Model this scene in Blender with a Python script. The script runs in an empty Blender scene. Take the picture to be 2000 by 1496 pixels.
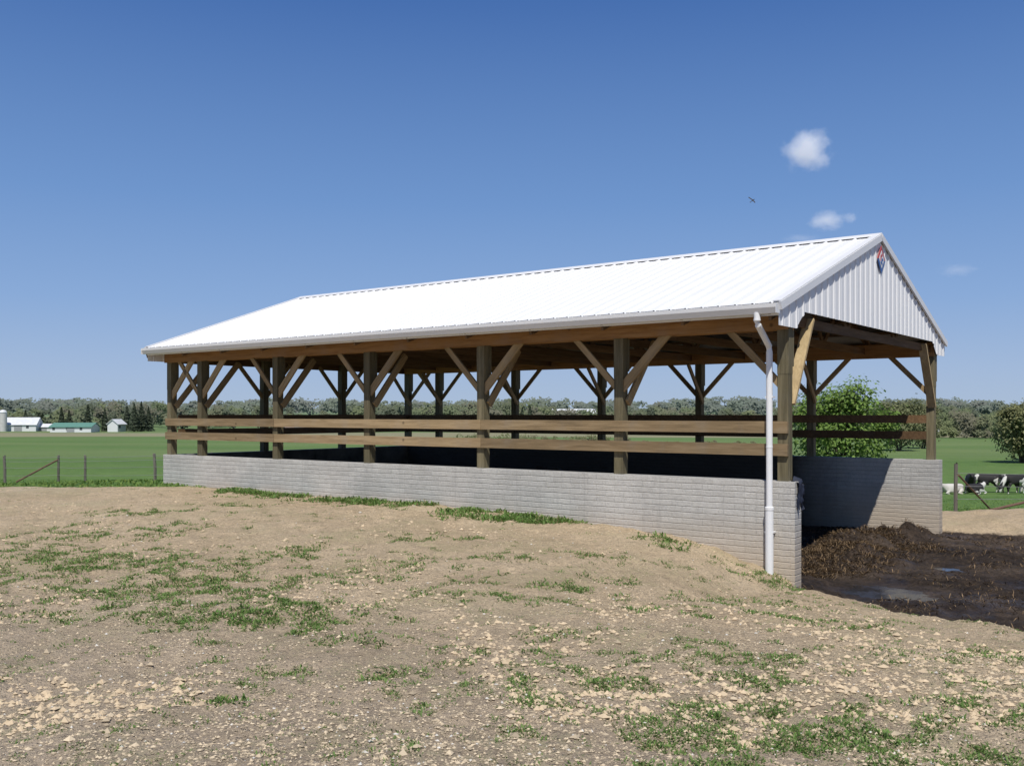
import bpy, math, random
import numpy as np
from mathutils import Vector, Matrix
random.seed(7); RNG=np.random.default_rng(11)
S=bpy.context.scene; C=S.collection
S.view_settings.view_transform='Standard'; S.view_settings.look='None'; S.view_settings.exposure=0
R=math.radians
# ---------------------------------------------------------------- camera
cd=bpy.data.cameras.new("camera"); cam=bpy.data.objects.new("camera",cd); C.objects.link(cam)
cam.location=(0,0,1.7); cam.rotation_euler=(R(90),0,0)
cd.sensor_width=36; cd.lens=34.04; cd.shift_y=0.03; cd.clip_end=12000; S.camera=cam
# ---------------------------------------------------------------- world + sun
W=bpy.data.worlds.new("World"); S.world=W; W.use_nodes=True
nt=W.node_tree; bg=nt.nodes['Background']; sky=nt.nodes.new('ShaderNodeTexSky'); sky.sky_type='NISHITA'
sky.sun_disc=False; sky.sun_elevation=R(57.5); sky.sun_rotation=R(180); sky.air_density=1.0; sky.dust_density=0.4; sky.ozone_density=3.0; sky.altitude=200
WS=.085; bg.inputs[1].default_value=WS
tcw=nt.nodes.new('ShaderNodeTexCoord'); spw=nt.nodes.new('ShaderNodeSeparateXYZ'); nt.links.new(tcw.outputs['Generated'],spw.inputs[0])
rw=nt.nodes.new('ShaderNodeValToRGB'); nt.links.new(spw.outputs[2],rw.inputs[0]); cr=rw.color_ramp
stops=[(0,(.40,.51,.68)),(.04,(.355,.48,.70)),(.11,(.25,.40,.685)),(.21,(.160,.305,.61)),(.39,(.062,.160,.435)),(.7,(.022,.07,.22)),(1,(.018,.055,.18))]
while len(cr.elements)<len(stops): cr.elements.new(.5)
for e,(p,c) in zip(cr.elements,stops): e.position=p; e.color=(*c,1)
vmw=nt.nodes.new('ShaderNodeVectorMath'); vmw.operation='SCALE'; nt.links.new(rw.outputs[0],vmw.inputs[0]); vmw.inputs['Scale'].default_value=1/WS
mw_=nt.nodes.new('ShaderNodeMixRGB'); mw_.inputs[0].default_value=.94; nt.links.new(sky.outputs[0],mw_.inputs[1]); nt.links.new(vmw.outputs[0],mw_.inputs[2]); nt.links.new(mw_.outputs[0],bg.inputs[0])
sl=bpy.data.lights.new("sun",'SUN'); sl.energy=4.4; sl.angle=R(0.5); sl.color=(1,.965,.9)
sun=bpy.data.objects.new("sun",sl); C.objects.link(sun)
sd=Vector((-0.03,-0.638,1.0)); sun.rotation_euler=sd.to_track_quat('Z','Y').to_euler(); sun.location=(0,-20,40)
# ---------------------------------------------------------------- helpers
def link(ob,parent=None,label=None,category=None,kind=None,group=None):
    C.objects.link(ob)
    if parent is not None: ob.parent=parent
    if label: ob["label"]=label
    if category: ob["category"]=category
    if kind: ob["kind"]=kind
    if group: ob["group"]=group
    return ob
def obj(name,me,parent=None,loc=(0,0,0),rot=(0,0,0),**k):
    o=bpy.data.objects.new(name,me); o.location=loc; o.rotation_euler=rot
    return link(o,parent,**k)
def empty(name,loc,rotz=0,**k):
    o=bpy.data.objects.new(name,None); o.empty_display_size=.3; o.location=loc; o.rotation_euler=(0,0,rotz)
    return link(o,None,**k)
def pymesh(name,v,f,mats=(),fm=None,smooth=False):
    me=bpy.data.meshes.new(name); me.from_pydata([tuple(map(float,a)) for a in v],[],f)
    for m in mats: me.materials.append(m)
    if fm is not None: me.polygons.foreach_set('material_index',fm)
    if smooth: me.polygons.foreach_set('use_smooth',[True]*len(me.polygons))
    me.update(); return me
def npmesh(name,verts,nper,mat,tint=None,smooth=False):
    n=len(verts); k=n//nper
    me=bpy.data.meshes.new(name); me.vertices.add(n); me.vertices.foreach_set('co',np.asarray(verts,dtype=np.float32).ravel())
    me.loops.add(n); me.loops.foreach_set('vertex_index',np.arange(n,dtype=np.int32))
    me.polygons.add(k); me.polygons.foreach_set('loop_start',np.arange(0,n,nper,dtype=np.int32))
    me.polygons.foreach_set('loop_total',np.full(k,nper,dtype=np.int32))
    me.update(calc_edges=True)
    if tint is not None:
        a=me.attributes.new('tint','FLOAT_COLOR','POINT')
        c=np.ones((n,4),dtype=np.float32); c[:,:3]=np.repeat(tint,nper,axis=0); a.data.foreach_set('color',c.ravel())
    me.materials.append(mat); return me
class MB:
    def __init__(s): s.v=[];s.f=[];s.m=[]
    def box(s,x0,x1,y0,y1,z0,z1,m=0):
        b=len(s.v); s.v+=[(x0,y0,z0),(x1,y0,z0),(x1,y1,z0),(x0,y1,z0),(x0,y0,z1),(x1,y0,z1),(x1,y1,z1),(x0,y1,z1)]
        for q in [(0,3,2,1),(4,5,6,7),(0,1,5,4),(1,2,6,5),(2,3,7,6),(3,0,4,7)]: s.f.append(tuple(b+i for i in q)); s.m.append(m)
    def beam(s,a,b,w,h,up=(0,0,1),m=0):
        a=Vector(a);b=Vector(b);d=(b-a).normalized();u=Vector(up);sd_=d.cross(u).normalized();u=sd_.cross(d).normalized()
        k=len(s.v)
        for p in (a,b):
            for i,j in ((-1,-1),(1,-1),(1,1),(-1,1)): s.v.append(tuple(p+sd_*i*w/2+u*j*h/2))
        for q in [(0,1,2,3),(7,6,5,4),(0,4,5,1),(1,5,6,2),(2,6,7,3),(3,7,4,0)]: s.f.append(tuple(k+i for i in q)); s.m.append(m)
    def tube(s,pts,rads,seg=10,m=0,cap=True):
        pts=[Vector(p) for p in pts]; k0=len(s.v)
        for i,p in enumerate(pts):
            d=(pts[min(i+1,len(pts)-1)]-pts[max(i-1,0)]).normalized()
            a=Vector((0,0,1)) if abs(d.z)<.9 else Vector((1,0,0))
            u=d.cross(a).normalized(); w=d.cross(u)
            for j in range(seg):
                t=2*math.pi*j/seg; s.v.append(tuple(p+(u*math.cos(t)+w*math.sin(t))*rads[i]))
        for i in range(len(pts)-1):
            for j in range(seg):
                a=k0+i*seg+j;b=k0+i*seg+(j+1)%seg; s.f.append((a,b,b+seg,a+seg)); s.m.append(m)
        if cap:
            s.f.append(tuple(k0+j for j in range(seg))); s.m.append(m)
            e=k0+(len(pts)-1)*seg; s.f.append(tuple(e+seg-1-j for j in range(seg))); s.m.append(m)
    def poly(s,pts,m=0):
        k=len(s.v); s.v+=[tuple(p) for p in pts]; s.f.append(tuple(range(k,k+len(pts)))); s.m.append(m)
    def prism(s,prof,x0,x1,m=0):
        k=len(s.v);n=len(prof); s.v+=[(x0,a,b) for a,b in prof]+[(x1,a,b) for a,b in prof]
        for i in range(n):
            j=(i+1)%n; s.f.append((k+i,k+j,k+n+j,k+n+i)); s.m.append(m)
        s.f.append(tuple(k+i for i in range(n))[::-1]); s.m.append(m)
        s.f.append(tuple(k+n+i for i in range(n))); s.m.append(m)
    def mesh(s,name,mats,smooth=False): 
        me=pymesh(name,s.v,s.f,mats,s.m,smooth)
        import bmesh
        bm=bmesh.new(); bm.from_mesh(me); bmesh.ops.recalc_face_normals(bm,faces=bm.faces); bm.to_mesh(me); bm.free()
        return me
# materials
class NT:
    def __init__(s,name):
        s.mat=bpy.data.materials.new(name); s.mat.use_nodes=True; s.t=s.mat.node_tree; s.b=s.t.nodes['Principled BSDF']; s.out=s.t.nodes['Material Output']
    def n(s,t,**k):
        nd=s.t.nodes.new('ShaderNode'+t)
        for a,b in k.items():
            if a.startswith('i_'):
                key=a[2:]; key=int(key) if key.isdigit() else key.replace('_',' '); nd.inputs[key].default_value=b
            else: setattr(nd,a,b)
        return nd
    def l(s,a,b): s.t.links.new(a,b)
    def noise(s,vec,scale,detail=5,rough=.6,dist=0):
        nd=s.n('TexNoise',i_Scale=scale,i_Detail=detail,i_Roughness=rough,i_Distortion=dist)
        if vec is not None: s.l(vec,nd.inputs['Vector'])
        return nd.outputs['Fac']
    def ramp(s,fac,stops,interp='LINEAR'):
        nd=s.n('ValToRGB'); cr=nd.color_ramp; cr.interpolation=interp
        while len(cr.elements)<len(stops): cr.elements.new(.5)
        for e,(p,c) in zip(cr.elements,stops):
            e.position=p; e.color=(c,c,c,1) if not hasattr(c,'__len__') else (*c,1)
        s.l(fac,nd.inputs[0]); return nd.outputs[0]
    def mix(s,fac,a,b,mode='MIX'):
        nd=s.n('MixRGB',blend_type=mode)
        for i,x in ((0,fac),(1,a),(2,b)):
            if hasattr(x,'is_output'): s.l(x,nd.inputs[i])
            elif i==0: nd.inputs[0].default_value=x
            else: nd.inputs[i].default_value=(*x,1)
        return nd.outputs[0]
    def math(s,op,a,b=0.0,clamp=False):
        nd=s.n('Math',operation=op,use_clamp=clamp)
        for i,x in ((0,a),(1,b)):
            if hasattr(x,'is_output'): s.l(x,nd.inputs[i])
            else: nd.inputs[i].default_value=x
        return nd.outputs[0]
    def bump(s,h,strength=.5,dist=.02):
        nd=s.n('Bump',i_Strength=strength,i_Distance=dist); s.l(h,nd.inputs['Height']); s.l(nd.outputs[0],s.b.inputs['Normal']); return nd
    def obj(s,scale=(1,1,1)):
        tc=s.n('TexCoord'); mp=s.n('Mapping'); mp.inputs['Scale'].default_value=scale; s.l(tc.outputs['Object'],mp.inputs[0]); return mp.outputs[0]
    def pos(s): return s.n('NewGeometry').outputs['Position']
    def col(s,c): 
        if hasattr(c,'is_output'): s.l(c,s.b.inputs['Base Color'])
        else: s.b.inputs['Base Color'].default_value=(*c,1)
    def rough(s,r):
        if hasattr(r,'is_output'): s.l(r,s.b.inputs['Roughness'])
        else: s.b.inputs['Roughness'].default_value=r
def simple(name,c1,c2,scale=3,rough=.7,bump=.2,bd=.01,stretch=(1,1,1),spec=.3):
    m=NT(name); v=m.obj(stretch); f=m.noise(v,scale); m.col(m.ramp(f,[(.3,c1),(.7,c2)])); m.rough(rough)
    m.b.inputs['Specular IOR Level'].default_value=spec
    if bump: m.bump(m.noise(v,scale*4),bump,bd)
    return m.mat
def wood(name,dark,mid,light,axis='x',rough=.8):
    m=NT(name); sc={'x':(1,14,14),'z':(14,14,1),'y':(14,1,14)}[axis]
    v=m.obj(sc); oi=m.n('ObjectInfo'); 
    va=m.n('VectorMath',operation='ADD'); cx=m.n('CombineXYZ'); rr=m.math('MULTIPLY',oi.outputs['Random'],40.0)
    m.l(rr,cx.inputs[0]);m.l(rr,cx.inputs[1]); m.l(v,va.inputs[0]); m.l(cx.outputs[0],va.inputs[1]); v=va.outputs[0]
    g=m.noise(v,1.6,8,.65,.5); big=m.noise(v,.35,3)
    c=m.ramp(g,[(.28,dark),(.5,mid),(.72,light)])
    c=m.mix(m.ramp(big,[(.35,.0),(.7,.55)]),c,tuple(x*.6 for x in mid))
    v2=m.obj((1,1,1)); kn=m.n('TexVoronoi',i_Scale=2.6); m.l(v2,kn.inputs['Vector'])
    c=m.mix(m.ramp(kn.outputs['Distance'],[(.03,.8),(.09,0.)]),c,tuple(x*.3 for x in mid))
    wb=m.noise(v2,2.2,4,.6); c=m.mix(m.ramp(wb,[(.5,0.),(.72,.4)]),c,tuple(.5*x+.5*sum(mid)/3*1.15 for x in mid))
    vv=m.ramp(oi.outputs['Random'],[(0,.74),(1,1.2)]); c=m.mix(1.0,c,vv,'MULTIPLY')
    m.col(c); m.rough(rough); m.b.inputs['Specular IOR Level'].default_value=.2; m.bump(g,.35,.01); return m.mat
M_post=wood('treated_post',(.08,.068,.04),(.17,.145,.085),(.27,.225,.14),'z')
M_rail=wood('treated_rail',(.19,.135,.075),(.33,.235,.13),(.45,.335,.20),'x')
M_head=wood('header_lumber',(.26,.13,.052),(.42,.225,.09),(.52,.30,.14),'x')
M_brace=wood('brace_lumber',(.21,.145,.075),(.37,.26,.135),(.50,.37,.21),'x')
M_pale=wood('pale_lumber',(.36,.26,.14),(.52,.39,.21),(.62,.48,.28),'z')
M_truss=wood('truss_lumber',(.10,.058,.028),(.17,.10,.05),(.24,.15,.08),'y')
M_grey=wood('weathered_wood',(.10,.09,.075),(.20,.18,.15),(.30,.275,.24),'z')
def metal_white(name,base=.82):
    m=NT(name); v=m.obj((1,1,1)); f=m.noise(v,1.3,4); m.col(m.ramp(f,[(.3,(base*.95,base*.955,base*.965)),(.7,(base,base,base))]))
    m.rough(.42); m.b.inputs['Specular IOR Level'].default_value=.4; return m.mat
M_white=metal_white('white_steel'); M_trim=metal_white('white_trim',.76)
M_pvc=metal_white('white_pipe',.82)
M_under=simple('steel_underside',(.13,.125,.115),(.2,.195,.18),2,.6,0)  # darker than real sheet steel, deepens the shade under the roof
def wall_mat(name='brick_form_concrete',inner_shade=False):
    m=NT(name); tc=m.n('TexCoord'); sp=m.n('SeparateXYZ'); m.l(tc.outputs['Object'],sp.inputs[0])
    u=m.math('ADD',sp.outputs[0],sp.outputs[1]); cb=m.n('CombineXYZ'); m.l(u,cb.inputs[0]); 
    o=tc.outputs['Object']; nw=m.noise(o,5,4,.65)
    zz=m.math('ADD',sp.outputs[2],m.math('MULTIPLY',nw,.02)); m.l(zz,cb.inputs[1])
    RH=.078
    br=m.n('TexBrick',offset=.5); m.l(cb.outputs[0],br.inputs['Vector'])
    br.inputs['Scale'].default_value=1; br.inputs['Mortar Size'].default_value=.006; br.inputs['Mortar Smooth'].default_value=1.0
    br.inputs['Brick Width'].default_value=.30; br.inputs['Row Height'].default_value=RH; br.inputs['Bias'].default_value=0
    br.inputs['Color1'].default_value=(.49,.475,.447,1); br.inputs['Color2'].default_value=(.55,.535,.505,1); br.inputs['Mortar'].default_value=(.45,.437,.412,1)
    n1=m.noise(o,1.1,6,.65); n2=m.noise(o,38,4,.7); n3=m.noise(o,11,5,.7)
    fr=m.math('FRACT',m.math('DIVIDE',zz,RH)); ed=m.math('ABSOLUTE',m.math('SUBTRACT',fr,.5)); ed=m.math('ADD',ed,m.math('MULTIPLY',m.math('SUBTRACT',n3,.5),.14)); hj=m.ramp(ed,[(.38,0.),(.48,1.)])
    c=m.mix(1.0,br.outputs[0],m.ramp(n1,[(.3,(.88,.88,.88)),(.68,(1.05,1.045,1.03))]),'MULTIPLY')
    c=m.mix(1.0,c,m.ramp(n3,[(.25,.88),(.7,1.05)]),'MULTIPLY')
    c=m.mix(1.0,c,m.ramp(n2,[(.28,.78),(.5,1.03)]),'MULTIPLY')
    c=m.mix(m.math('MULTIPLY',hj,.22),c,(.26,.25,.24))
    pj=m.math('ABSOLUTE',m.math('SUBTRACT',m.math('FRACT',m.math('MULTIPLY',u,1/1.22)),.5))
    pj=m.ramp(pj,[(0,1.),(.008,0.)]); c=m.mix(m.math('MULTIPLY',pj,.28),c,(.22,.215,.21))
    lo=m.math('ADD',sp.outputs[2],m.math('MULTIPLY',n1,.35)); c=m.mix(m.ramp(lo,[(0.0,.7),(.58,0.)]),c,(.50,.40,.29))
    vs=m.n('Mapping'); vs.inputs['Scale'].default_value=(5,5,.35); m.l(o,vs.inputs[0]); st=m.noise(vs.outputs[0],1.2,4,.6)
    c=m.mix(m.ramp(st,[(.54,0.),(.75,.28)]),c,(.29,.28,.265))
    if inner_shade:
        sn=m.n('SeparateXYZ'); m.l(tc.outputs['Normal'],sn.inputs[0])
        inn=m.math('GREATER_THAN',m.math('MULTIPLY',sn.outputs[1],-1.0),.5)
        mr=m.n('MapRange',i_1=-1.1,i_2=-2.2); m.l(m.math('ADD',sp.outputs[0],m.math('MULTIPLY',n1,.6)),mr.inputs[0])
        c=m.mix(m.math('MULTIPLY',m.math('MULTIPLY',inn,mr.outputs[0]),.92),c,(.03,.024,.018))  # barn interior shade painted near-black on the inner face, fading at the open end
    m.col(c); m.rough(.9); m.b.inputs['Specular IOR Level'].default_value=.2
    h=m.math('SUBTRACT',m.math('MULTIPLY',n2,.45),m.math('MULTIPLY',br.outputs['Fac'],.25)); h=m.math('SUBTRACT',h,m.math('MULTIPLY',hj,.36)); h=m.math('ADD',h,m.math('MULTIPLY',n3,.9)); m.bump(h,.8,.011)
    return m.mat
M_wall=wall_mat(); M_wall2=wall_mat('shaded_brick_form_concrete',True)
def leaf_mat(name,trans=.25,rough=.6):
    m=NT(name); a=m.n('Attribute',attribute_name='tint'); m.col(a.outputs['Color']); m.rough(rough); m.b.inputs['Specular IOR Level'].default_value=.25
    tr=m.n('BsdfTranslucent'); m.l(a.outputs['Color'],tr.inputs[0]); mx=m.n('MixShader'); mx.inputs[0].default_value=trans
    m.l(m.b.outputs[0],mx.inputs[1]); m.l(tr.outputs[0],mx.inputs[2]); m.l(mx.outputs[0],m.out.inputs[0]); return m.mat
M_leaf=leaf_mat('leaves',.4); M_blade=leaf_mat('grass_blades',.4); M_straw=leaf_mat('straw_strands',.1,.7); M_stone=leaf_mat('stones',0,.9)
M_bark=simple('bark',(.05,.04,.03),(.13,.1,.075),6,.9,.5,.02,(3,3,.6))
# ---------------------------------------------------------------- terrain
PX,PY=3.456,12.26; A,B=.7976,.6032; L=13.25; WD=7.17
def loc2w(xp,yp): return (PX+A*xp+B*yp, PY-B*xp+A*yp)
def w2loc(x,y): return ((x-PX)*A-(y-PY)*B,(x-PX)*B+(y-PY)*A)
def sm(a,b,x): t=np.clip((x-a)/(b-a),0,1); return t*t*(3-2*t)
def _h(i,j,s): 
    v=np.sin(i*127.1+j*311.7+s*74.7)*43758.5453; return v-np.floor(v)
def vn(x,y,s=0):
    xi=np.floor(x);yi=np.floor(y);fx=x-xi;fy=y-yi;fx=fx*fx*(3-2*fx);fy=fy*fy*(3-2*fy)
    return (_h(xi,yi,s)*(1-fx)+_h(xi+1,yi,s)*fx)*(1-fy)+(_h(xi,yi+1,s)*(1-fx)+_h(xi+1,yi+1,s)*fx)*fy
def fbm(x,y,s=0,o=4):
    r=0;a=.5
    for k in range(o): r=r+a*vn(x*2**k+k*3.7,y*2**k+k*1.9,s+k); a*=.5
    return r/(1-.5**o)
YL=[-3000,0,10,18,20.5,26,38,68,120,260,340,600,1000,2000,6000]; ZL=[0,0,.06,.22,.14,-.3,-1.0,-2.9,-3.9,-4.2,-4.2,-1,6,13,13]
YR=[-3000,0,9,13,18,20,21.5,23,26,40,68,120,260,340,600,1000,2000,6000]; ZR=[0,0,-.1,-.35,-.48,-.38,-.62,-.82,-1.05,-2.2,-3.9,-4.1,-4.2,-4.2,-1,6,13,13]
def yardmask(x,y):
    xp,yp=w2loc(x,y)
    edge=np.where(xp<.12,0.0,-.12-.55*(xp-.12))
    hi=np.where(xp<.12,WD,WD+.15+.05*(xp-.12))
    a=np.minimum(np.minimum(yp-edge,hi-yp),xp+L)
    a=a+np.where(xp>.12,(fbm(x*1.3,y*1.3,40,3)-.5)*.9*sm(.1,1.5,xp),0)
    s=np.where(xp<.15,.1,.55)
    m=np.clip(a/s+.5,0,1)*(1-sm(9,14,xp)); return m*m*(3-2*m)
PUD=[(4.75,12.4,.7,.62),(6.35,14.2,.3,.3)]
def H(x,y,fine=True):
    x=np.asarray(x,dtype=float);y=np.asarray(y,dtype=float); xp,yp=w2loc(x,y)
    zl=np.interp(y,YL,ZL); zr=np.interp(y,YR,ZR)
    r=sm(-1,5,x)*sm(-1,1,yp); base=zl*(1-r)+zr*r
    hw=np.interp(xp,[-13,-8,-5,-2.4,-1.64,-.886,-.1,.15,3,8],[.27,.24,.2,.1,.05,-.06,-.32,-.42,-.38,-.3])
    w=sm(-6,-.5,yp)*(1-sm(0,2,yp))*sm(-18,-13.6,xp)*(1-sm(9,14,xp))
    z=base*(1-w)+hw*w
    m=yardmask(x,y)
    pk=0
    for (a,b_,c,d) in PUD: pk=np.maximum(pk,np.exp(-(((x-a)/c)**2+((y-b_)/d)**2)**1.5))
    yz=-.53+(fbm(x*2.2,y*2.2,9,4)-.5)*.10*(1-.7*pk)-.07*pk
    hp=.24*np.exp(-((xp+.35+.3*np.sin(yp*1.7))/.55)**2)*sm(.9,2.2,yp)*(1-sm(5.8,7.0,yp))*np.clip(-.35+2.3*fbm(x*2.6,y*2.6,21,5),0,2)
    hp=hp+1.15*np.exp(-((xp+5.4)/2.2)**2)*np.exp(-((yp-2.3)/1.6)**2)*(.7+.6*fbm(x*2,y*2,23,4))
    z=z*(1-m)+(yz+hp)*m
    far=sm(60,200,y)
    z=z+(1-m)*((fbm(x*.35,y*.35,1,3)-.5)*.10*(1-far)+(fbm(x*.02,y*.02,2,3)-.5)*1.0*far*(1-sm(250,400,y)))
    # crumbly spoil bank beyond the open yard
    bk=np.exp(-((x-9.8)/1.6)**2)*np.exp(-((y-18.9)/1.1)**2); z=z+(1-m)*bk*.28*(.4+1.2*fbm(x*1.6,y*1.6,13,4))
    if fine:
        near=1-sm(16,24,np.hypot(x,y)); z=z+near*(1-m)*((fbm(x*2.2,y*2.2,3,4)-.5)*.08+(fbm(x*7,y*7,5,3)-.5)*.06)
        z=z+m*(fbm(x*7,y*7,6,3)-.5)*.09*(1-.8*pk)
    return z
def fieldmask(x,y):
    th=19.3+sm(-7.5,1,x)*7.2+ (fbm(x*.6,y*.6,31,3)-.5)*1.6 - sm(-9,-14,x)*.3
    return sm(-.5,.5,y-th)
def axis(lo,hi,step,g,ext0,ext1):
    c=list(np.arange(lo,hi+1e-6,step)); s=step; v=hi
    while v<ext1: s*=g; v+=s; c.append(v)
    s=step; v=lo; pre=[]
    while v>ext0: s*=g; v-=s; pre.append(v)
    return np.array(pre[::-1]+c)
gx=axis(-8.5,9.5,.055,1.055,-4500,4500); gy=axis(3.2,19,.055,1.05,-200,6000)
X,Y=np.meshgrid(gx,gy); Z=H(X,Y); nx,ny=len(gx),len(gy)
me=bpy.data.meshes.new('ground'); vs=np.stack([X,Y,Z],-1).reshape(-1,3).astype(np.float32)
idx=np.arange(nx*ny).reshape(ny,nx); q=np.stack([idx[:-1,:-1],idx[:-1,1:],idx[1:,1:],idx[1:,:-1]],-1).reshape(-1,4)
me.vertices.add(len(vs)); me.vertices.foreach_set('co',vs.ravel()); me.loops.add(q.size); me.loops.foreach_set('vertex_index',q.ravel().astype(np.int32))
me.polygons.add(len(q)); me.polygons.foreach_set('loop_start',np.arange(0,q.size,4,dtype=np.int32)); me.polygons.foreach_set('loop_total',np.full(len(q),4,dtype=np.int32)); me.update(calc_edges=True)
me.polygons.foreach_set('use_smooth',np.ones(len(q),dtype=bool))
at=me.attributes.new('zone','FLOAT_COLOR','POINT'); cc=np.ones((len(vs),4),dtype=np.float32)
cc[:,0]=fieldmask(X,Y).ravel(); cc[:,1]=yardmask(X,Y).ravel()
road=(sm(6.5,9,X)*sm(-1.2,0,Y-(21.5+.10*(X-9)))*(1-sm(0,1.2,Y-(24.3+.10*(X-9))))).ravel(); cc[:,2]=road; at.data.foreach_set('color',cc.ravel())
def ground_mat():
    m=NT('ground_soil'); P=m.pos(); at=m.n('Attribute',attribute_name='zone'); sp=m.n('SeparateColor'); m.l(at.outputs['Color'],sp.inputs[0])
    sx=m.n('SeparateXYZ'); m.l(P,sx.inputs[0])
    n1=m.noise(P,.45,5,.6); n2=m.noise(P,3.5,6,.7); n3=m.noise(P,22,5,.75); n4=m.noise(P,90,3,.7)
    dirt=m.ramp(n1,[(.3,(.605,.463,.30)),(.55,(.69,.537,.355)),(.75,(.75,.60,.41))])
    grey=m.ramp(n1,[(.3,(.465,.37,.265)),(.7,(.58,.468,.345))])
    fr=m.n('MapRange',i_1=5.5,i_2=10.0); yy=m.math('ADD',sx.outputs[1],m.math('MULTIPLY',sx.outputs[0],.4)); yy=m.math('ADD',yy,m.math('MULTIPLY',n1,2.5)); m.l(yy,fr.inputs[0])
    dirt=m.mix(fr.outputs[0],grey,dirt)
    dirt=m.mix(1.0,dirt,m.ramp(n2,[(.25,.70),(.5,.95),(.75,1.08)]),'MULTIPLY')
    dirt=m.mix(1.0,dirt,m.ramp(n3,[(.25,.50),(.5,.97),(.78,1.15)]),'MULTIPLY')
    dirt=m.mix(1.0,dirt,m.ramp(n4,[(.25,.60),(.55,1.04)]),'MULTIPLY')
    vo=m.n('TexVoronoi',i_Scale=38.0,i_Randomness=1.0); m.l(P,vo.inputs['Vector'])
    peb=m.math('MULTIPLY',m.ramp(vo.outputs['Distance'],[(.16,1.),(.28,0.)]),m.ramp(n2,[(.36,.2),(.6,1.)]))
    pc=m.ramp(vo.outputs['Color'],[(0,(.26,.21,.15)),(.5,(.54,.45,.33)),(1,(.74,.67,.55))]); dirt=m.mix(m.math('MULTIPLY',peb,.7),dirt,pc)
    g1=m.noise(P,.8,4,.65); gm=m.math('MULTIPLY',m.ramp(g1,[(.48,0.),(.62,1.)]),m.ramp(n3,[(.46,0.),(.55,.9)])); dirt=m.mix(m.math('MULTIPLY',gm,.42),dirt,(.25,.28,.12))
    dirt=m.mix(m.math('MULTIPLY',sp.outputs[2],.8),dirt,(.32,.235,.165))
    # field
    f1=m.noise(P,.05,4,.6); f2=m.noise(P,1.2,6,.7); f3=m.noise(P,12,4,.7)
    ms=m.n('Mapping'); ms.inputs['Scale'].default_value=(.004,.05,.05); m.l(P,ms.inputs[0]); fb=m.noise(ms.outputs[0],1.0,3,.5)
    fld=m.ramp(f1,[(.3,(.082,.16,.034)),(.5,(.112,.205,.044)),(.7,(.15,.24,.062))])
    fld=m.mix(1.0,fld,m.ramp(f2,[(.25,.6),(.5,1.0),(.75,1.25)]),'MULTIPLY'); fld=m.mix(1.0,fld,m.ramp(f3,[(.25,.65),(.6,1.12)]),'MULTIPLY')
    fld=m.mix(m.ramp(f2,[(.56,0.),(.8,.5)]),fld,(.26,.24,.09))
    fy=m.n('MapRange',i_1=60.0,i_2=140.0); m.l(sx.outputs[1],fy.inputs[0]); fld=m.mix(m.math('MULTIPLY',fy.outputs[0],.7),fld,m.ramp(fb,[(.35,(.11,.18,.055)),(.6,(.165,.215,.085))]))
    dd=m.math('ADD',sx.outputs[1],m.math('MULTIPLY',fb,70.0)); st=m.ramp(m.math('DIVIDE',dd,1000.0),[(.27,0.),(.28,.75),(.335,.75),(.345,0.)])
    fld=m.mix(st,fld,(.30,.26,.165)); hz=m.n('MapRange',i_1=200.0,i_2=1500.0); m.l(sx.outputs[1],hz.inputs[0]); fld=m.mix(m.math('MULTIPLY',hz.outputs[0],.7),fld,(.24,.28,.26))  # last mix paints distance haze into the field colour
    em=m.math('ADD',sp.outputs[0],m.math('MULTIPLY',m.math('SUBTRACT',n2,.5),1.0)); em=m.ramp(em,[(.42,0.),(.6,1.)])
    c=m.mix(em,dirt,fld)
    mn=m.ramp(n2,[(.3,(.014,.010,.008)),(.5,(.036,.025,.018)),(.72,(.08,.056,.038))]); mn=m.mix(1.0,mn,m.ramp(n3,[(.25,.4),(.6,1.4)]),'MULTIPLY')
    mn=m.mix(m.math('MULTIPLY',m.ramp(n1,[(.48,0.),(.6,1.)]),.6),mn,m.mix(1.0,m.ramp(n2,[(.3,(.07,.052,.04)),(.7,(.17,.125,.092))]),m.ramp(n3,[(.25,.5),(.6,1.2)]),'MULTIPLY'))
    ym=m.math('ADD',sp.outputs[1],m.math('MULTIPLY',m.math('SUBTRACT',n2,.5),.9)); ym=m.ramp(ym,[(.38,0.),(.55,1.)])
    ym=m.math('MULTIPLY',ym,m.math('GREATER_THAN',sp.outputs[1],.02))
    c=m.mix(ym,c,mn); m.col(c)
    wet=m.math('MULTIPLY',ym,m.ramp(m.noise(P,1.1,4,.6),[(.45,0.),(.58,1.)])); m.rough(m.mix(wet,(.95,.95,.95),(.4,.4,.4))); m.b.inputs['Specular IOR Level'].default_value=.25
    h=m.math('ADD',m.math('MULTIPLY',n3,1.0),m.math('MULTIPLY',n4,.4)); h=m.math('ADD',h,m.math('MULTIPLY',peb,.6)); h=m.math('ADD',h,m.math('MULTIPLY',n2,1.4))
    m.bump(h,1.0,.042); return m.mat
me.materials.append(ground_mat())
obj('ground',me,kind='structure',label='bare sandy soil with sparse weeds falling to green pasture',category='ground')
kp=NT('puddle_water'); kn_=kp.noise(kp.pos(),3,5,.7); kp.col(kp.ramp(kn_,[(.35,(.02,.016,.012)),(.65,(.045,.036,.028))])); kp.rough(kp.ramp(kn_,[(.45,.09),(.65,.32)])); kp.b.inputs['Specular IOR Level'].default_value=.42; kp.bump(kp.noise(kp.pos(),14,3),.06,.01)
def puddle(cx,cy,rx,ry,z,lab):
    n=40; v=[(cx,cy,z)]; 
    for i in range(n):
        t=2*math.pi*i/n; k=1+.18*math.sin(3*t+cx)+.1*math.sin(5*t+cy); v.append((cx+rx*k*math.cos(t),cy+ry*k*math.sin(t),z))
    obj('water',pymesh('water',v,[(0,i+1,(i+1)%n+1) for i in range(n)],[kp.mat]),kind='structure',label=lab,category='puddle')
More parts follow.
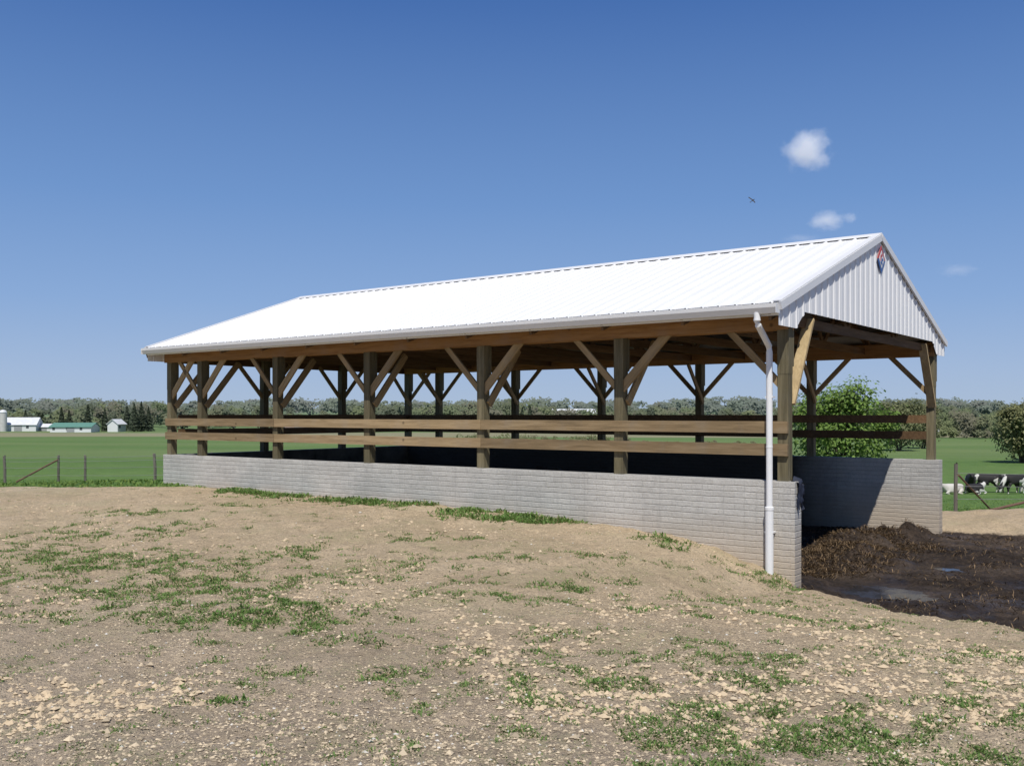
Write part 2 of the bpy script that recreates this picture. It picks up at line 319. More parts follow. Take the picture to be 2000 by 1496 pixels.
puddle(4.75,12.4,.8,.75,-.580,'dark puddle of runoff beside the wall end')
puddle(6.35,14.2,.36,.36,-.582,'small bluish reflecting puddle on manure yard')
# ---------------------------------------------------------------- barn
barn=empty('open_sided_barn',(PX,PY,0),R(-37.11),label='open timber barn with white metal roof on grey brick walls',category='barn')
FX=[0,-2.40,-4.90,-7.42,-9.85,-12.2,-13.25]; RX=[0,-2.26,-4.70,-7.17,-9.66,-12.15,-13.25]; EY=[WD/3,2*WD/3]
WT=.85; HB=2.76
def rz(y): 
    return 4.47-.346*abs(y-WD/2)
b=MB(); b.box(-L-.15,.17,-.11,.11,-.9,WT); obj('wall',b.mesh('wall',[M_wall]),barn)
b=MB(); b.box(-L-.15,.17,-.11,.11,-.9,WT); obj('wall',b.mesh('wall',[M_wall2]),barn,(0,WD,0),label='grey brick wall with interior shade painted on its inner face')
b=MB(); b.box(-.11,.11,.113,WD-.113,-.9,WT-.003); M_w3=simple('shaded_concrete',(.04,.034,.026),(.14,.125,.1),2,.9,.4); me_=b.mesh('wall',[M_wall,M_w3])  # second slot: dark concrete colour painted in as interior shade
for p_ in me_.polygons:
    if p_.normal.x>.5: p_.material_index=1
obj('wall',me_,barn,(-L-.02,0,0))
b=MB(); b.box(-.07,.07,-.07,.07,0,2.2-.0); b.box(-.073,.073,-.073,.073,1.35-.0,HB-WT+.2)
b.box(-.075,.075,.074,.112,1.45,HB-WT+.25); post_me=b.mesh('post',[M_post])
def brm(l,h):
    b=MB(); b.box(0,l,-.019,.019,-h/2,h/2); return b.mesh('brace',[M_brace])
brW=brm(1.06,.125); brN=brm(1.06,.088); brI=brm(1.18,.12)
def post(x,y,braces,first=False):
    p=obj('post',post_me,barn,(x,y,WT))
    for (dx,dy,off,me_,z0) in braces:
        o=bpy.data.objects.new('brace',me_)
        d=Vector((dx,dy,.98)).normalized(); side=Vector((0,0,1)).cross(d).normalized(); up=d.cross(side)
        Mx=Matrix((d,side,up)).transposed().to_4x4(); Mx.translation=Vector((off[0],off[1],z0)); link(o,p); o.matrix_local=Mx
    return p
zb=1.20
for i,x in enumerate(FX):
    br=[]
    if i<6: br.append((-.95,0,(-.03,-.03),brN,zb))
    if i>0: br.append((.95,0,(.03,-.03),brW,zb)); br.append((0,.85,(.095,.03),brI,zb-.2))
    post(x,0,br)
for i,x in enumerate(RX):
    br=[]
    if i<6: br.append((-.95,0,(-.03,.03),brN,zb))
    if i>0: br.append((.95,0,(.03,.03),brN,zb)); br.append((0,-.85,(.095,-.03),brN,zb-.12))
    post(x,WD,br)
for y in EY: post(-L,y,[(0,.9,(0,.03),brN,zb),(0,-.9,(0,-.03),brN,zb)])
for (y0,y1) in ((.075,.76),(WD-.075,WD-.76)):
    b=MB(); b.beam((0,0,0),(0,y1-y0,1.13),.04,.14,up=(1,0,0)); obj('brace',b.mesh('brace',[M_pale]),barn,(.035,y0,1.82),label='long pale diagonal brace on gable end')
def rail(x0,x1,y,z,side):
    b=MB(); b.box(x0,x1,-.02,.02,-.075,.075); o=obj('rail',b.mesh('rail',[M_rail if side<0 else M_truss]),barn,(0,y,z)); return o
fr_b=[.08,-4.86,-9.83,-13.33]
for z in (1.53,1.245):
    for a,c in zip(fr_b[:-1],fr_b[1:]): rail(c+.004,a-.004,-.095,z,-1)
for z in (1.60,1.30):
    for a,c in zip([-.06,-4.7,-9.66],[-4.7,-9.66,-13.3]): rail(c+.004,a-.004,WD-.095,z,1)
    b=MB(); b.box(-.02,.02,0.09,WD-.12,-.075,.075); obj('rail',b.mesh('rail',[M_truss]),barn,(-L+.095,0,z+.003))
for y0,off in ((0,-1),(WD,1)):
    for k,yy in enumerate((-.098,.098)):
        b=MB(); b.box(-L-.1,.075,-.02,.02,HB,3.04-.03*(k if off<0 else 1-k)); obj('header_beam',b.mesh('header_beam',[M_head]),barn,(0,y0+yy,0))
b=MB(); b.box(-.02,.02,.12,WD-.12,HB,3.0); obj('header_beam',b.mesh('header_beam',[M_truss]),barn,(-L-.05,0,0))
b=MB(); t=.038
b.box(-t/2,t/2,-.07,WD+.07,2.83,2.96)
for s in (0,1):
    e=(-.50,rz(-.5)-.15) if s==0 else (WD+.5,rz(WD+.5)-.15)
    b.beam((0,e[0],e[1]),(0,WD/2,4.47-.15),t*.98,.13)
for yy in (WD/3,2*WD/3):
    b.beam((0.001,yy,2.9),(0.001,yy+(-WD/9 if yy<WD/2 else WD/9),rz(yy-(WD/9 if yy<WD/2 else -WD/9))-.18),t*.9,.085,up=(0,1,0))
    b.beam((-.001,yy,2.9),(-.001,WD/2,4.25),t*.9,.085,up=(0,1,0))
tr_me=b.mesh('truss',[M_truss])
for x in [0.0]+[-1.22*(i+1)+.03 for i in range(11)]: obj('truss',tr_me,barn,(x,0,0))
b=MB()
for s in (0,1):
    for k in range(8):
        y=-.42+k*.56; y=y if s==0 else WD-y
        z=rz(y)-.055; b.box(-L-.1,.1,y-.045,y+.045,z-.02,z+.02)
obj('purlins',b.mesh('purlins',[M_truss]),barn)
for y in (-.485,WD+.485):
    b=MB(); b.box(-L-.12,.12,-.018,.018,2.90,3.035); obj('fascia_board',b.mesh('fascia_board',[M_trim]),barn,(0,y,0))
def rib_profile(a0,a1,step=.2286,w0=.05,w1=.02,h=.02):
    out=[]; n=int((a1-a0)/step); p=(a1-a0)/n
    for i in range(n):
        c=a0+i*p+p*.5; 
        if i==0: out.append((a0,0))
        out+=[(c-w0/2,0),(c-w1/2,h),(c+w1/2,h),(c+w0/2,0)]
        out+=[(c+p*.5-p*.2,0.0),(c+p*.5-p*.17,.004),(c+p*.5-p*.14,0)] if i<n-1 else []
    out.append((a1,0)); return out
def roofslope(front):
    pr=rib_profile(-L-.14,.14); ye=-.54 if front else WD+.54
    v=[];f=[]; nrm=Vector((0,(-.346 if front else .346),1)).normalized()
    ys=[ye+(WD/2-ye)*i/6 for i in range(7)]
    for y in ys:
        for (a,h) in pr: v.append((a,y+nrm.y*h,rz(y)+nrm.z*h))
    n=len(pr)
    for j in range(6):
        for i in range(n-1):
            q=(j*n+i,j*n+i+1,(j+1)*n+i+1,(j+1)*n+i); f.append(q if front else q[::-1])
    return pymesh('roof',v,f,[M_white])
roof=obj('roof',roofslope(True),barn,label='ribbed white metal roof sheeting'); obj('roof',roofslope(False),barn,label='ribbed white metal roof sheeting')
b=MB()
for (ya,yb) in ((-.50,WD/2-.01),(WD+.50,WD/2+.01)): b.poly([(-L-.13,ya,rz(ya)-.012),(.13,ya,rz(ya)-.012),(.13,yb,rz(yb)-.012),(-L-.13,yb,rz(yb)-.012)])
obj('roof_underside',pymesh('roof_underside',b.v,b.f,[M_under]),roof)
b=MB(); b.prism([(WD/2-.17,rz(WD/2-.17)+.024),(WD/2-.16,rz(WD/2-.16)+.034),(WD/2,4.508),(WD/2+.16,rz(WD/2+.16)+.034),(WD/2+.17,rz(WD/2+.17)+.024),(WD/2,4.496)],-L-.15,.15)
obj('ridge_cap',b.mesh('ridge_cap',[M_trim]),roof)
M_dark=simple('closure_foam',(.05,.05,.055),(.09,.09,.09),20,.9,0)
b=MB(); b.box(-L-.1,.1,-.012,.012,-.01,.012); obj('eave_closure',b.mesh('eave_closure',[M_dark]),roof,(0,-.505,rz(-.505)-.008))
b=MB(); b.prism([(0,.0),(0,-.115),(-.085,-.115),(-.105,-.075),(-.12,-.045),(-.125,.0),(-.112,.004),(-.108,-.04),(-.094,-.07),(-.078,-.105),(-.008,-.105),(-.008,0)],-L-.13,.13)
b.box(-L-.135,-L-.13,-.125,0,-.115,0); b.box(.13,.135,-.125,0,-.115,0)
gut=obj('gutter',b.mesh('gutter',[M_trim]),barn,(0,-.508,3.035))
b=MB(); b.tube([(-.13,-.57,2.94),(-.13,-.57,2.84),(-.13,-.54,2.79),(-.13,-.27,2.60),(-.13,-.20,2.55),(-.13,-.185,2.48),(-.13,-.185,.52)],[.04]*7,16)
b.tube([(-.13,-.185,.53),(-.13,-.185,.525),(-.13,-.185,.49),(-.13,-.185,.485)],[.046,.056,.056,.05],16)
b.tube([(-.13,-.185,.50),(-.13,-.185,-.45)],[.051,.051],16); b.tube([(-.13,-.185,1.29),(-.13,-.185,1.27)],[.043,.043],16)
b.tube([(-.13,-.57,2.86),(-.13,-.57,2.84)],[.044,.044],16)
b.box(-.18,-.08,-.2,-.12,1.9,1.92); b.box(-.185,-.075,-.2,-.11,.2,.22)
obj('downspout',b.mesh('downspout',[M_pvc],False),barn)
def gable(xs,sign):
    pr=rib_profile(-.50,WD+.50,.2286,.05,.025,.015); 
    pr=sorted(pr+[(y,0) for y in (.10,.14,.34,.38,WD-.10,WD-.14,WD-.34,WD-.38)]); v=[];f=[]
    for (y,h) in pr:
        yy=min(y,WD-y); zb_=2.78+ .23*float(np.clip((yy-.08)/.30,0,1))
        zt=rz(y)-.012; v+= [(xs+sign*h,y,min(zb_,zt-.01)),(xs+sign*h,y,zt)]
    for i in range(len(pr)-1): q=(2*i,2*i+2,2*i+3,2*i+1); f.append(q if sign>0 else q[::-1])
    return pymesh('gable_siding',v,f,[M_white])
obj('gable_siding',gable(.116,1),barn); obj('gable_siding',gable(-L-.102,-1),barn)
for xs in (.15,-L-.145):
    b=MB(); 
    for s in (0,1):
        y0=-.53 if s==0 else WD+.53; b.beam((0,y0,rz(y0)-.035),(0,WD/2,rz(WD/2)-.035),.03,.10)
        b.beam((-.045 if xs>0 else .045,y0,rz(y0)+.027),(-.045 if xs>0 else .045,WD/2,rz(WD/2)+.027),.1,.012)
    obj('rake_trim',b.mesh('rake_trim',[M_trim]),barn,(xs,0,0))
# emblem: angular diamond, red above, blue below
M_red=simple('emblem_red',(.42,.06,.06),(.5,.08,.08),5,.5,0); M_blue=simple('emblem_blue',(.05,.12,.34),(.06,.15,.40),5,.5,0); M_ew=metal_white('emblem_white',.75)
b=MB(); r=.20; hh=.215
b.prism([(-r,0),(0,0),(r,0),(0,hh)],-.004,.004,1); b.prism([(-r,-.004),(0,-hh),(r,-.004),(0,-.004)],-.004,.0035,2)
k_=.66; b.prism([(-r*k_,0),(0,-hh*k_),(r*k_,0),(0,hh*k_)],.004,.007,0)
def bar(p,q,w,m,x):
    p=Vector(p);q=Vector(q); d=(q-p).normalized(); n_=Vector((-d.y,d.x))*w/2; b.prism([tuple(p-n_),tuple(q-n_),tuple(q+n_),tuple(p+n_)],.007,x,m)
bar((.035,.08),(-.05,.035),.04,1,.0095); bar((-.045,.045),(-.045,-.03),.036,1,.010); bar((-.055,-.03),(.03,-.075),.04,2,.0105); bar((-.0,.0),(.07,.0),.036,2,.011)
obj('emblem',b.mesh('emblem',[M_ew,M_red,M_blue]),barn,(.143,WD/2,4.09),label='small red, white and blue diamond emblem')
# ---------------------------------------------------------------- tarp scrap
def tarp():
    v=[];f=[];n=9;k=11
    for i in range(n):
        for j in range(k):
            y=-.06+.20*i/(n-1); s=j/(k-1); z=WT+.02-.34*s-.05*math.sin(i*1.1); x=.185+.02*math.sin(i*1.7+j*.6)+.012*math.sin(j*1.9+i)
            if j==0: x=.10
            v.append((x,y,z))
    for i in range(n-1):
        for j in range(k-1): f.append((i*k+j,i*k+j+1,(i+1)*k+j+1,(i+1)*k+j))
    return pymesh('tarp',v,f,[simple('blue_tarp',(.008,.010,.02),(.025,.033,.06),14,.7,.4)],smooth=True)
obj('tarp',tarp(),None,(PX,PY,0),(0,0,R(-37.11)),label='scrap of dark blue tarp draped over the end of the wall',category='tarp')
# ---------------------------------------------------------------- stones
def octa_field(n,xs,ys,sz,tint,name,lab):
    base=np.array([(1,0,0),(0,1,0),(-1,0,0),(0,-1,0),(0,0,1),(0,0,-1)],float)
    tri=[(0,1,4),(1,2,4),(2,3,4),(3,0,4),(1,0,5),(2,1,5),(3,2,5),(0,3,5)]
    P=base[None]*(1+RNG.uniform(-.35,.35,(n,6,1)))*sz[:,None,None]*np.stack([RNG.uniform(.8,1.3,n),RNG.uniform(.7,1.1,n),RNG.uniform(.45,.8,n)],-1)[:,None,:]
    a=RNG.uniform(0,6.28,n); ca,sa=np.cos(a)[:,None],np.sin(a)[:,None]; x=P[...,0]*ca-P[...,1]*sa; y=P[...,0]*sa+P[...,1]*ca; P[...,0]=x;P[...,1]=y
    P+=np.stack([xs,ys,H(xs,ys)+sz*.1],-1)[:,None,:]
    T=P[:,tri,:].reshape(-1,3); me=npmesh(name,T,3,M_stone,np.repeat(tint,8,axis=0)); return obj(name,me,kind='stuff',label=lab,category='stones')
def frustum_pts(n,d0,d1,power=1.0):
    u=RNG.uniform(-.6,.6,n); d=1/RNG.uniform(1/d1,1/d0,n); return u*d,d
xs,ys=frustum_pts(95000,4.2,18); k=(yardmask(xs,ys)<.1)&(fieldmask(xs,ys)<.3); xp,yp=w2loc(xs,ys); k&=(yp<-.15)
k&=(fbm(xs*.9,ys*.9,51,3)+RNG.uniform(-.35,.35,len(xs))>.46); xs,ys=xs[k],ys[k]; n=len(xs)
sz=.0035+.010*RNG.random(n)**2.7+.022*(RNG.random(n)>.99)*RNG.random(n); tn=RNG.uniform(.5,1.12,n)[:,None]*np.array([.60,.49,.345]); lt=RNG.random(n)>.96; tn[lt]=RNG.uniform(.5,.7,(lt.sum(),1))*np.array([1,.95,.86])
octa_field(n,xs,ys,sz,tn,'pebbles','small tan and pale stones strewn over bare soil')
xs,ys=frustum_pts(16000,4.5,19); k=(yardmask(xs,ys)<.1)&(fieldmask(xs,ys)<.3); xp,yp=w2loc(xs,ys); k&=(yp<-.15)&(fbm(xs*.7,ys*.7,57,3)>.5); xs,ys=xs[k],ys[k]; n=len(xs)
octa_field(n,xs,ys,.008+.022*RNG.random(n)**2.2,RNG.uniform(.75,1.0,n)[:,None]*np.array([.66,.52,.35]),'soil_clods','crumbled clods of dry sandy soil')
# ---------------------------------------------------------------- weeds / grass blades
def blades(name,bx,by,length,width,lean,tint,lab,cat,mat=M_blade,zoff=-.004,zz=None):
    n=len(bx); a=RNG.uniform(0,2*np.pi,n); z=(H(bx,by) if zz is None else zz)+zoff
    px_,py_=np.cos(a+np.pi/2)*width/2,np.sin(a+np.pi/2)*width/2
    base=np.stack([bx,by,z],-1); dv=np.stack([np.cos(a)*np.sin(lean),np.sin(a)*np.sin(lean),np.cos(lean)],-1)*length[:,None]
    side=np.stack([px_,py_,np.zeros(n)],-1)
    mid=base+dv*.55+np.array([0,0,1])*(length*.08)[:,None]
    V=np.stack([base-side*.5,base+side*.5,mid+side,base+dv,mid-side],1).reshape(-1,3)
    return obj(name,npmesh(name,V,5,mat,tint),kind='stuff',label=lab,category=cat)
patches=[(-5.3,11.0,1.0,.6,1),(-4.4,10.2,1.1,.6,1.2),(-4.9,13,1.0,.6,.9),(-3.5,9.2,1.0,.7,.9),(-2.9,9.2,1.0,.7,1),(-2.24,7.8,.7,.45,1.1),(-1.75,7.8,.7,.45,1.4),(-2.8,8,.8,.5,1),(-2.9,11,1.0,.6,.8),(-3.7,10.2,1.0,.7,.8),(-2.1,8.4,.9,.6,1.1),(-1.9,9.6,.8,.5,.8),
 (.57,9.4,.45,.2,1.3),(0.1,8.6,.5,.25,.7),(2.9,10.3,.5,.3,1),(2.6,5.5,.25,.12,1),(.9,4.5,.2,.1,1),(-.8,6.1,.12,.08,.9),(-1.2,6.9,.2,.12,.7),(-.9,10.5,.6,.4,.9),(-5.5,14.5,.9,.3,1),(-4,15.5,.8,.25,1),(1.3,8.4,.5,.25,.8),(3.1,8.4,.6,.3,.6),(2.0,9.6,.4,.2,.9),(-1.0,12.2,.7,.3,.9),(.8,11.4,.4,.2,.9),(-5.9,12.4,.7,.5,1),(-6.2,11.5,.6,.4,1),(2.9,12.0,.5,.3,1),(3.25,11.75,.3,.12,1.2),(3.4,7.2,.5,.3,.4),(2.3,7.0,.5,.25,.4),(-1.6,5.6,.15,.08,.6),(1.5,6.3,.3,.15,.5),(-3.8,8.0,.6,.3,.6),(-4.6,9.0,.6,.35,.6),(1.9,11.2,.4,.2,.9),(1.2,10.2,.4,.2,.9),(2.4,8.6,.4,.2,.8),(-.1,10.9,.4,.2,.8),(.3,7.2,.3,.15,.7),(-.7,8.8,.35,.18,.7)]
tx_,ty_,ts_=[],[],[]
for (cx,cy,rx,ry,dn) in patches:
    n=int((18+rx*ry*260)*dn); px_=RNG.normal(cx,rx*.62,n); py_=RNG.normal(cy,ry*.62,n); kk=fbm(px_*5,py_*5,61,4)>.48
    tx_+=list(px_[kk]); ty_+=list(py_[kk]); ts_+=list(RNG.uniform(.55,1.1,kk.sum()))
for (a,b_,dens) in ((-10.9,-8.7,1.3),(-8.3,-6.6,1.5),(-6.3,-5.6,.9),(-5.1,-2.7,1.3),(-12.6,-11.8,.3),(-2.6,-.3,.2)):
    n=int((b_-a)*120*dens); xp=RNG.uniform(a,b_,n); yp=-.2-np.abs(RNG.normal(0,.36,n)); kk=fbm(xp*2.0,yp*2.0,63,3)>.50; wx_,wy_=loc2w(xp[kk],yp[kk]); tx_+=list(wx_);ty_+=list(wy_);ts_+=list(RNG.uniform(.8,2.1,kk.sum()))
sx_,sy_=frustum_pts(15000,4.3,19); g=.7*fbm(sx_*.8,sy_*.8,171,3)+.8*fbm(sx_*4,sy_*4,73,3)-.04*(sx_<0)*(sy_<7); th=np.quantile(g,.85); kk=g>th; tx_+=list(sx_[kk]);ty_+=list(sy_[kk]);ts_+=list(RNG.uniform(.3,.8,kk.sum()))
kk=RNG.random(len(sx_))<.08; tx_+=list(sx_[kk]);ty_+=list(sy_[kk]);ts_+=list(RNG.uniform(.25,.65,kk.sum()))
tx_,ty_,ts_=map(np.array,(tx_,ty_,ts_)); k=(yardmask(tx_,ty_)<.25)&(fieldmask(tx_,ty_)<.8); _,yp=w2loc(tx_,ty_); k&=((yp<-.13)|(tx_<-8)); tx_,ty_,ts_=tx_[k],ty_[k],ts_[k]
nb=22; bx=np.repeat(tx_,nb)+RNG.normal(0,1,len(tx_)*nb)*np.repeat(ts_,nb)*.045; by=np.repeat(ty_,nb)+RNG.normal(0,1,len(tx_)*nb)*np.repeat(ts_,nb)*.045; s=np.repeat(ts_,nb); n=len(bx)
tone=np.repeat(RNG.uniform(0,1,len(tx_)),nb)[:,None]; tint=(np.array([.12,.225,.05])*(1-tone)+np.array([.20,.29,.09])*tone)*RNG.uniform(.7,1.3,(n,1)); dry=RNG.random(n)>.9; tint[dry]=np.array([.40,.34,.19])
print('weed blades',n)
blades('weeds',bx,by,s*RNG.uniform(.022,.06,n),s*RNG.uniform(.007,.016,n),RNG.uniform(.6,1.45,n),tint,'low green weeds scattered in clumps over bare soil','weeds')
n=60000; u=RNG.uniform(-.62,.62,n); d=1/RNG.uniform(1/60,1/18.8,n); bx,by=u*d,d; k=(fieldmask(bx,by)>.5)&((bx<-5.5)|(bx>9)); bx,by=bx[k],by[k]; n=len(bx)
tint=np.array([.15,.25,.06])*RNG.uniform(.75,1.35,(n,1))+np.array([.05,.02,.0])*RNG.random((n,1)); blades('pasture_grass',bx,by,RNG.uniform(.025,.075,n),RNG.uniform(.02,.045,n),RNG.uniform(.3,1.3,n),tint,'short green pasture grass','grass')
n=38000; xp=RNG.normal(-.35,.6,n); yp=RNG.uniform(1.0,7.0,n); e=int(n*.4); xp[:e]=RNG.uniform(-1,6,e); yp[:e]=RNG.uniform(-2.5,7.3,e); bx,by=loc2w(xp,yp); hz_=H(bx,by); k=(yardmask(bx,by)>.6)&(hz_>-.545)&(fbm(bx*1.7,by*1.7,81,3)+RNG.uniform(-.15,.15,n)>.46); bx,by=bx[k],by[k]; n=len(bx)
tint=np.array([.17,.115,.065])*RNG.uniform(.2,1.7,(n,1)); blades('straw_litter',bx,by,RNG.uniform(.03,.12,n),RNG.uniform(.004,.012,n),RNG.uniform(.7,1.55,n),tint,'brown straw and manure litter on yard','straw',M_straw)
# ---------------------------------------------------------------- leaf clouds, trees
def leafquads(Cn,size,tint,name,upb=.9,nd=None):
    n=len(Cn); nrm=RNG.normal(0,1,(n,3)); nrm[:,2]=np.abs(nrm[:,2])*upb+.15; nrm/=np.linalg.norm(nrm,axis=1)[:,None]
    if nd is not None: nrm=nrm*.55+nd+np.array([0,0,.35]); nrm/=np.linalg.norm(nrm,axis=1)[:,None]
    t=RNG.normal(0,1,(n,3)); t-=nrm*(t*nrm).sum(1)[:,None]; t/=np.linalg.norm(t,axis=1)[:,None]; b_=np.cross(nrm,t)
    s=size[:,None]; V=np.stack([Cn-t*s*.5,Cn-b_*s*.32,Cn+t*s*.5,Cn+b_*s*.32],1).reshape(-1,3)
    return npmesh(name,V,4,M_leaf,tint)
def broadleaf(x,y,h,w,tintA,tintB,leaf,n,name,lab,seed,stems=1,low=.2,fill=.4,zc=.55,zr=.45):
    rr=random.Random(seed); z0=float(H(x,y)); root=empty(name,(x,y,z0),label=lab,category='tree'); b=MB(); ends=[]
    def grow(p,d,l,r,lv):
        q=p+d*l; m_=p+d*l*.5+Vector((rr.uniform(-1,1),rr.uniform(-1,1),0))*l*.05; b.tube([p,m_,q],[r,r*.82,r*.62],6)
        if lv>=2: ends.append(m_)
        if lv==4: ends.append(q); return
        for _ in range(rr.choice((2,3,3)) if lv<3 else 2):
            nd=(d+Vector((rr.uniform(-1,1),rr.uniform(-1,1),rr.uniform(-.25,.6)))*.75).normalized(); grow(q,nd,l*rr.uniform(.6,.82),r*.6,lv+1)
    for s_ in range(stems):
        d=Vector((rr.uniform(-.35,.35),rr.uniform(-.35,.35),1)).normalized() if stems>1 else Vector((.03,0,1)); grow(Vector((rr.uniform(-.2,.2)*(stems>1),rr.uniform(-.2,.2)*(stems>1),-.1)),d,h*.27,h*.02,0)
    E=np.array([tuple(e) for e in ends]); lo,hi_=E.min(0),E.max(0); cx=(lo+hi_)/2
    sc=np.array([w*.82/max(.1,hi_[0]-lo[0]),w*.82/max(.1,hi_[1]-lo[1]),1]); 
    V=np.array(b.v); fz=np.clip(V[:,2]/hi_[2],0,1)[:,None]; kz=h*.93/hi_[2]
    V[:,:2]=V[:,:2]*(1-fz[:,:1])+((V[:,:2]-cx[:2])*sc[:2])*fz; V[:,2]*=kz; b.v=[tuple(v) for v in V]
    fe=np.clip(E[:,2]/hi_[2],0,1)[:,None]; E[:,:2]=E[:,:2]*(1-fe)+((E[:,:2]-cx[:2])*sc[:2])*fe; E[:,2]*=kz
    obj('trunk',b.mesh('trunk',[M_bark]),root)
    E=E[E[:,2]>h*low]
    ke=int(len(E)*fill/(1-fill))+6; dv=RNG.normal(0,1,(ke,3)); dv/=np.linalg.norm(dv,axis=1)[:,None]; rad=RNG.uniform(.45,1.0,ke)[:,None]
    F=dv*rad*np.array([w*.43,w*.43,h*zr]); F[:,2]+=h*zc; F=F[F[:,2]>.05*h]; E=np.concatenate([E,F])
    pick=RNG.integers(0,len(E),n); tone_e=RNG.uniform(0,1,len(E)); of=RNG.normal(0,1,(n,3))*np.array([.07,.07,.055])*min(h,w)*.7; P=E[pick]+of
    nd=of/np.linalg.norm(of,axis=1)[:,None]*.6+(P-np.array([0,0,h*.5]))/(.5*h)*.5
    tn=(.6*tone_e[pick]+.4*RNG.random(n))[:,None]; tint=np.array(tintA)*(1-tn)+np.array(tintB)*tn; tint*=RNG.uniform(.8,1.2,(n,1))
    obj('crown',leafquads(P,leaf*RNG.uniform(.6,1.3,n),tint,'crown',.9,nd),root); return root
broadleaf(13.9,41,5.7,4.9,(.14,.23,.045),(.24,.35,.09),.17,11500,'tree','young bright green leafy tree beside barn wall',3,4,.08,.6,.48,.42)
broadleaf(59.0,112,7.2,7.2,(.18,.19,.085),(.31,.31,.145),.36,10000,'tree','round olive green tree in pasture',5,3,.05,.6,.5,.46)
broadleaf(64.5,118,6.2,5.5,(.17,.18,.085),(.29,.29,.14),.36,6000,'tree','round olive green tree in pasture',6,3,.05,.6,.5,.46)
broadleaf(60,150,8.4,8.2,(.15,.17,.075),(.25,.26,.135),.42,7000,'tree','budding brown-green tree behind the barn',8,2,.1,.55,.5,.45)
broadleaf(70,165,8.0,7.3,(.18,.195,.09),(.28,.28,.15),.42,6500,'tree','budding brown-green tree behind the barn',9,2,.1,.55,.5,.45)
def conifer(x,y,h,w,seed):
    z0=float(H(x,y)); root=empty('evergreen_tree',(x,y,z0),label='dark evergreen tree beside farm buildings',category='tree',group='evergreens by the farmstead'); b=MB(); b.tube([(0,0,-.2),(0,0,h*.5),(0,0,h*.97)],[h*.022,h*.014,.02],6); obj('trunk',b.mesh('trunk',[M_bark]),root)
    n=1100; t=RNG.random(n)**.75; zz=h*(.08+.92*(1-t)); lay=(np.sin(zz*5.5/1.0+seed)*.18+.85); r=w/2*t*lay*np.sqrt(RNG.uniform(.15,1,n)); a=RNG.uniform(0,6.28,n); r*=1+.22*np.sin(3*a+seed)
    P=np.stack([r*np.cos(a),r*np.sin(a),zz-r*.25],-1); tn=RNG.random(n)[:,None]; tint=np.array([.05,.067,.042])*(1-tn)+np.array([.085,.11,.066])*tn
    obj('crown',leafquads(P,RNG.uniform(.4,.9,n),tint,'crown',.9,np.stack([np.cos(a),np.sin(a),0*a+.3],-1)),root)
def wood_band(name,specs,leaf,per,lab,low=.1,con=1.0):
    Pn=[];T=[];Sz=[];Nn=[]
    for (x,y,h,w,ta,tb) in specs:
        z0=float(H(x,y,False)); k=9; cz=RNG.uniform(.15,.88,k)*h; ca=RNG.uniform(0,6.28,k); cr=w*.36*RNG.random(k); cen=np.stack([cr*np.cos(ca),cr*np.sin(ca),cz],-1)
        pk=RNG.integers(0,k,per); dv=RNG.normal(0,1,(per,3)); dv/=np.linalg.norm(dv,axis=1)[:,None]; dv[:,1]=-np.abs(dv[:,1]); rad=RNG.uniform(.55,1.25,per)[:,None]
        P=cen[pk]+dv*rad*np.array([w*.2,w*.2,h*.14]); P[:,2]=np.clip(P[:,2],h*.02,h*1.05)+z0; P[:,0]+=x;P[:,1]+=y
        tone=RNG.random(k); tn=(.5+.6*con*(tone[pk]-.5)+.2*(RNG.random(per)-.5))[:,None]; Pn.append(P); dn=dv*np.array([.5,1,.5]); dn[:,1]-=.5; dn[:,2]+=.4; Nn.append(dn); T.append(np.array(ta)*(1-tn)+np.array(tb)*tn); Sz.append(leaf*RNG.uniform(.6,1.3,per))
    obj(name,leafquads(np.concatenate(Pn),np.concatenate(Sz),np.concatenate(T),name,.9,np.concatenate(Nn)*1.5),kind='stuff',label=lab,category='woodland')
pal=[((.11,.13,.05),(.17,.19,.08)),((.14,.15,.065),(.21,.22,.10)),((.15,.14,.08),(.22,.20,.12)),((.11,.145,.05),(.18,.22,.08)),((.15,.18,.06),(.24,.27,.105)),((.08,.10,.045),(.13,.15,.07))]
hz=lambda c,k:tuple(a*(1-k)+b_*k for a,b_ in zip(c,(.23,.265,.26)))  # blends aerial haze into the leaf tints of far trees
sp=[]
for i in range(400):
    y=RNG.uniform(345,440); u=RNG.uniform(-.62,.62); p=pal[RNG.integers(0,6)]; hh=RNG.uniform(5.0,9.6)*(.76+.42*float(vn(u*14+50,0,9)))
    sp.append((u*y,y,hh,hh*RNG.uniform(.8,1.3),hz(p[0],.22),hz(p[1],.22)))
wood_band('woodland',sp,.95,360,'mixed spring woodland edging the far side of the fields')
sp=[]
for i in range(460):
    y=RNG.uniform(620,1000); u=RNG.uniform(-.66,.66); p=pal[RNG.integers(0,6)]; hh=RNG.uniform(8,11.5)*(.7+.6*float(vn(u*9+20,0,4)))
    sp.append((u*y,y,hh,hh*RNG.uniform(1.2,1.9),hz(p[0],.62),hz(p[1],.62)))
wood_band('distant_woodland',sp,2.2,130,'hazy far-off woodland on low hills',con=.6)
sp=[]
for i in range(70):
    y=RNG.uniform(225,275); u=RNG.uniform(.40,.66); p=pal[RNG.integers(1,5)]; hh=RNG.uniform(4.0,7.0); sp.append((u*y,y,hh,hh*1.1,hz(p[0],.16),hz(p[1],.16)))
wood_band('woodland_edge',sp,.6,480,'leafing trees edging the pasture')
sp=[]
for i in range(90):
    y=RNG.uniform(168,182); u=RNG.uniform(-.05,.27); p=pal[RNG.integers(0,3)]; hh=RNG.uniform(1.0,2.2)*(1-.5*(u>.12)); sp.append((u*y,y,hh,hh*1.6,p[0],p[1]))
wood_band('hedgerow',sp,.35,90,'scrubby brown-green hedgerow across the fields')
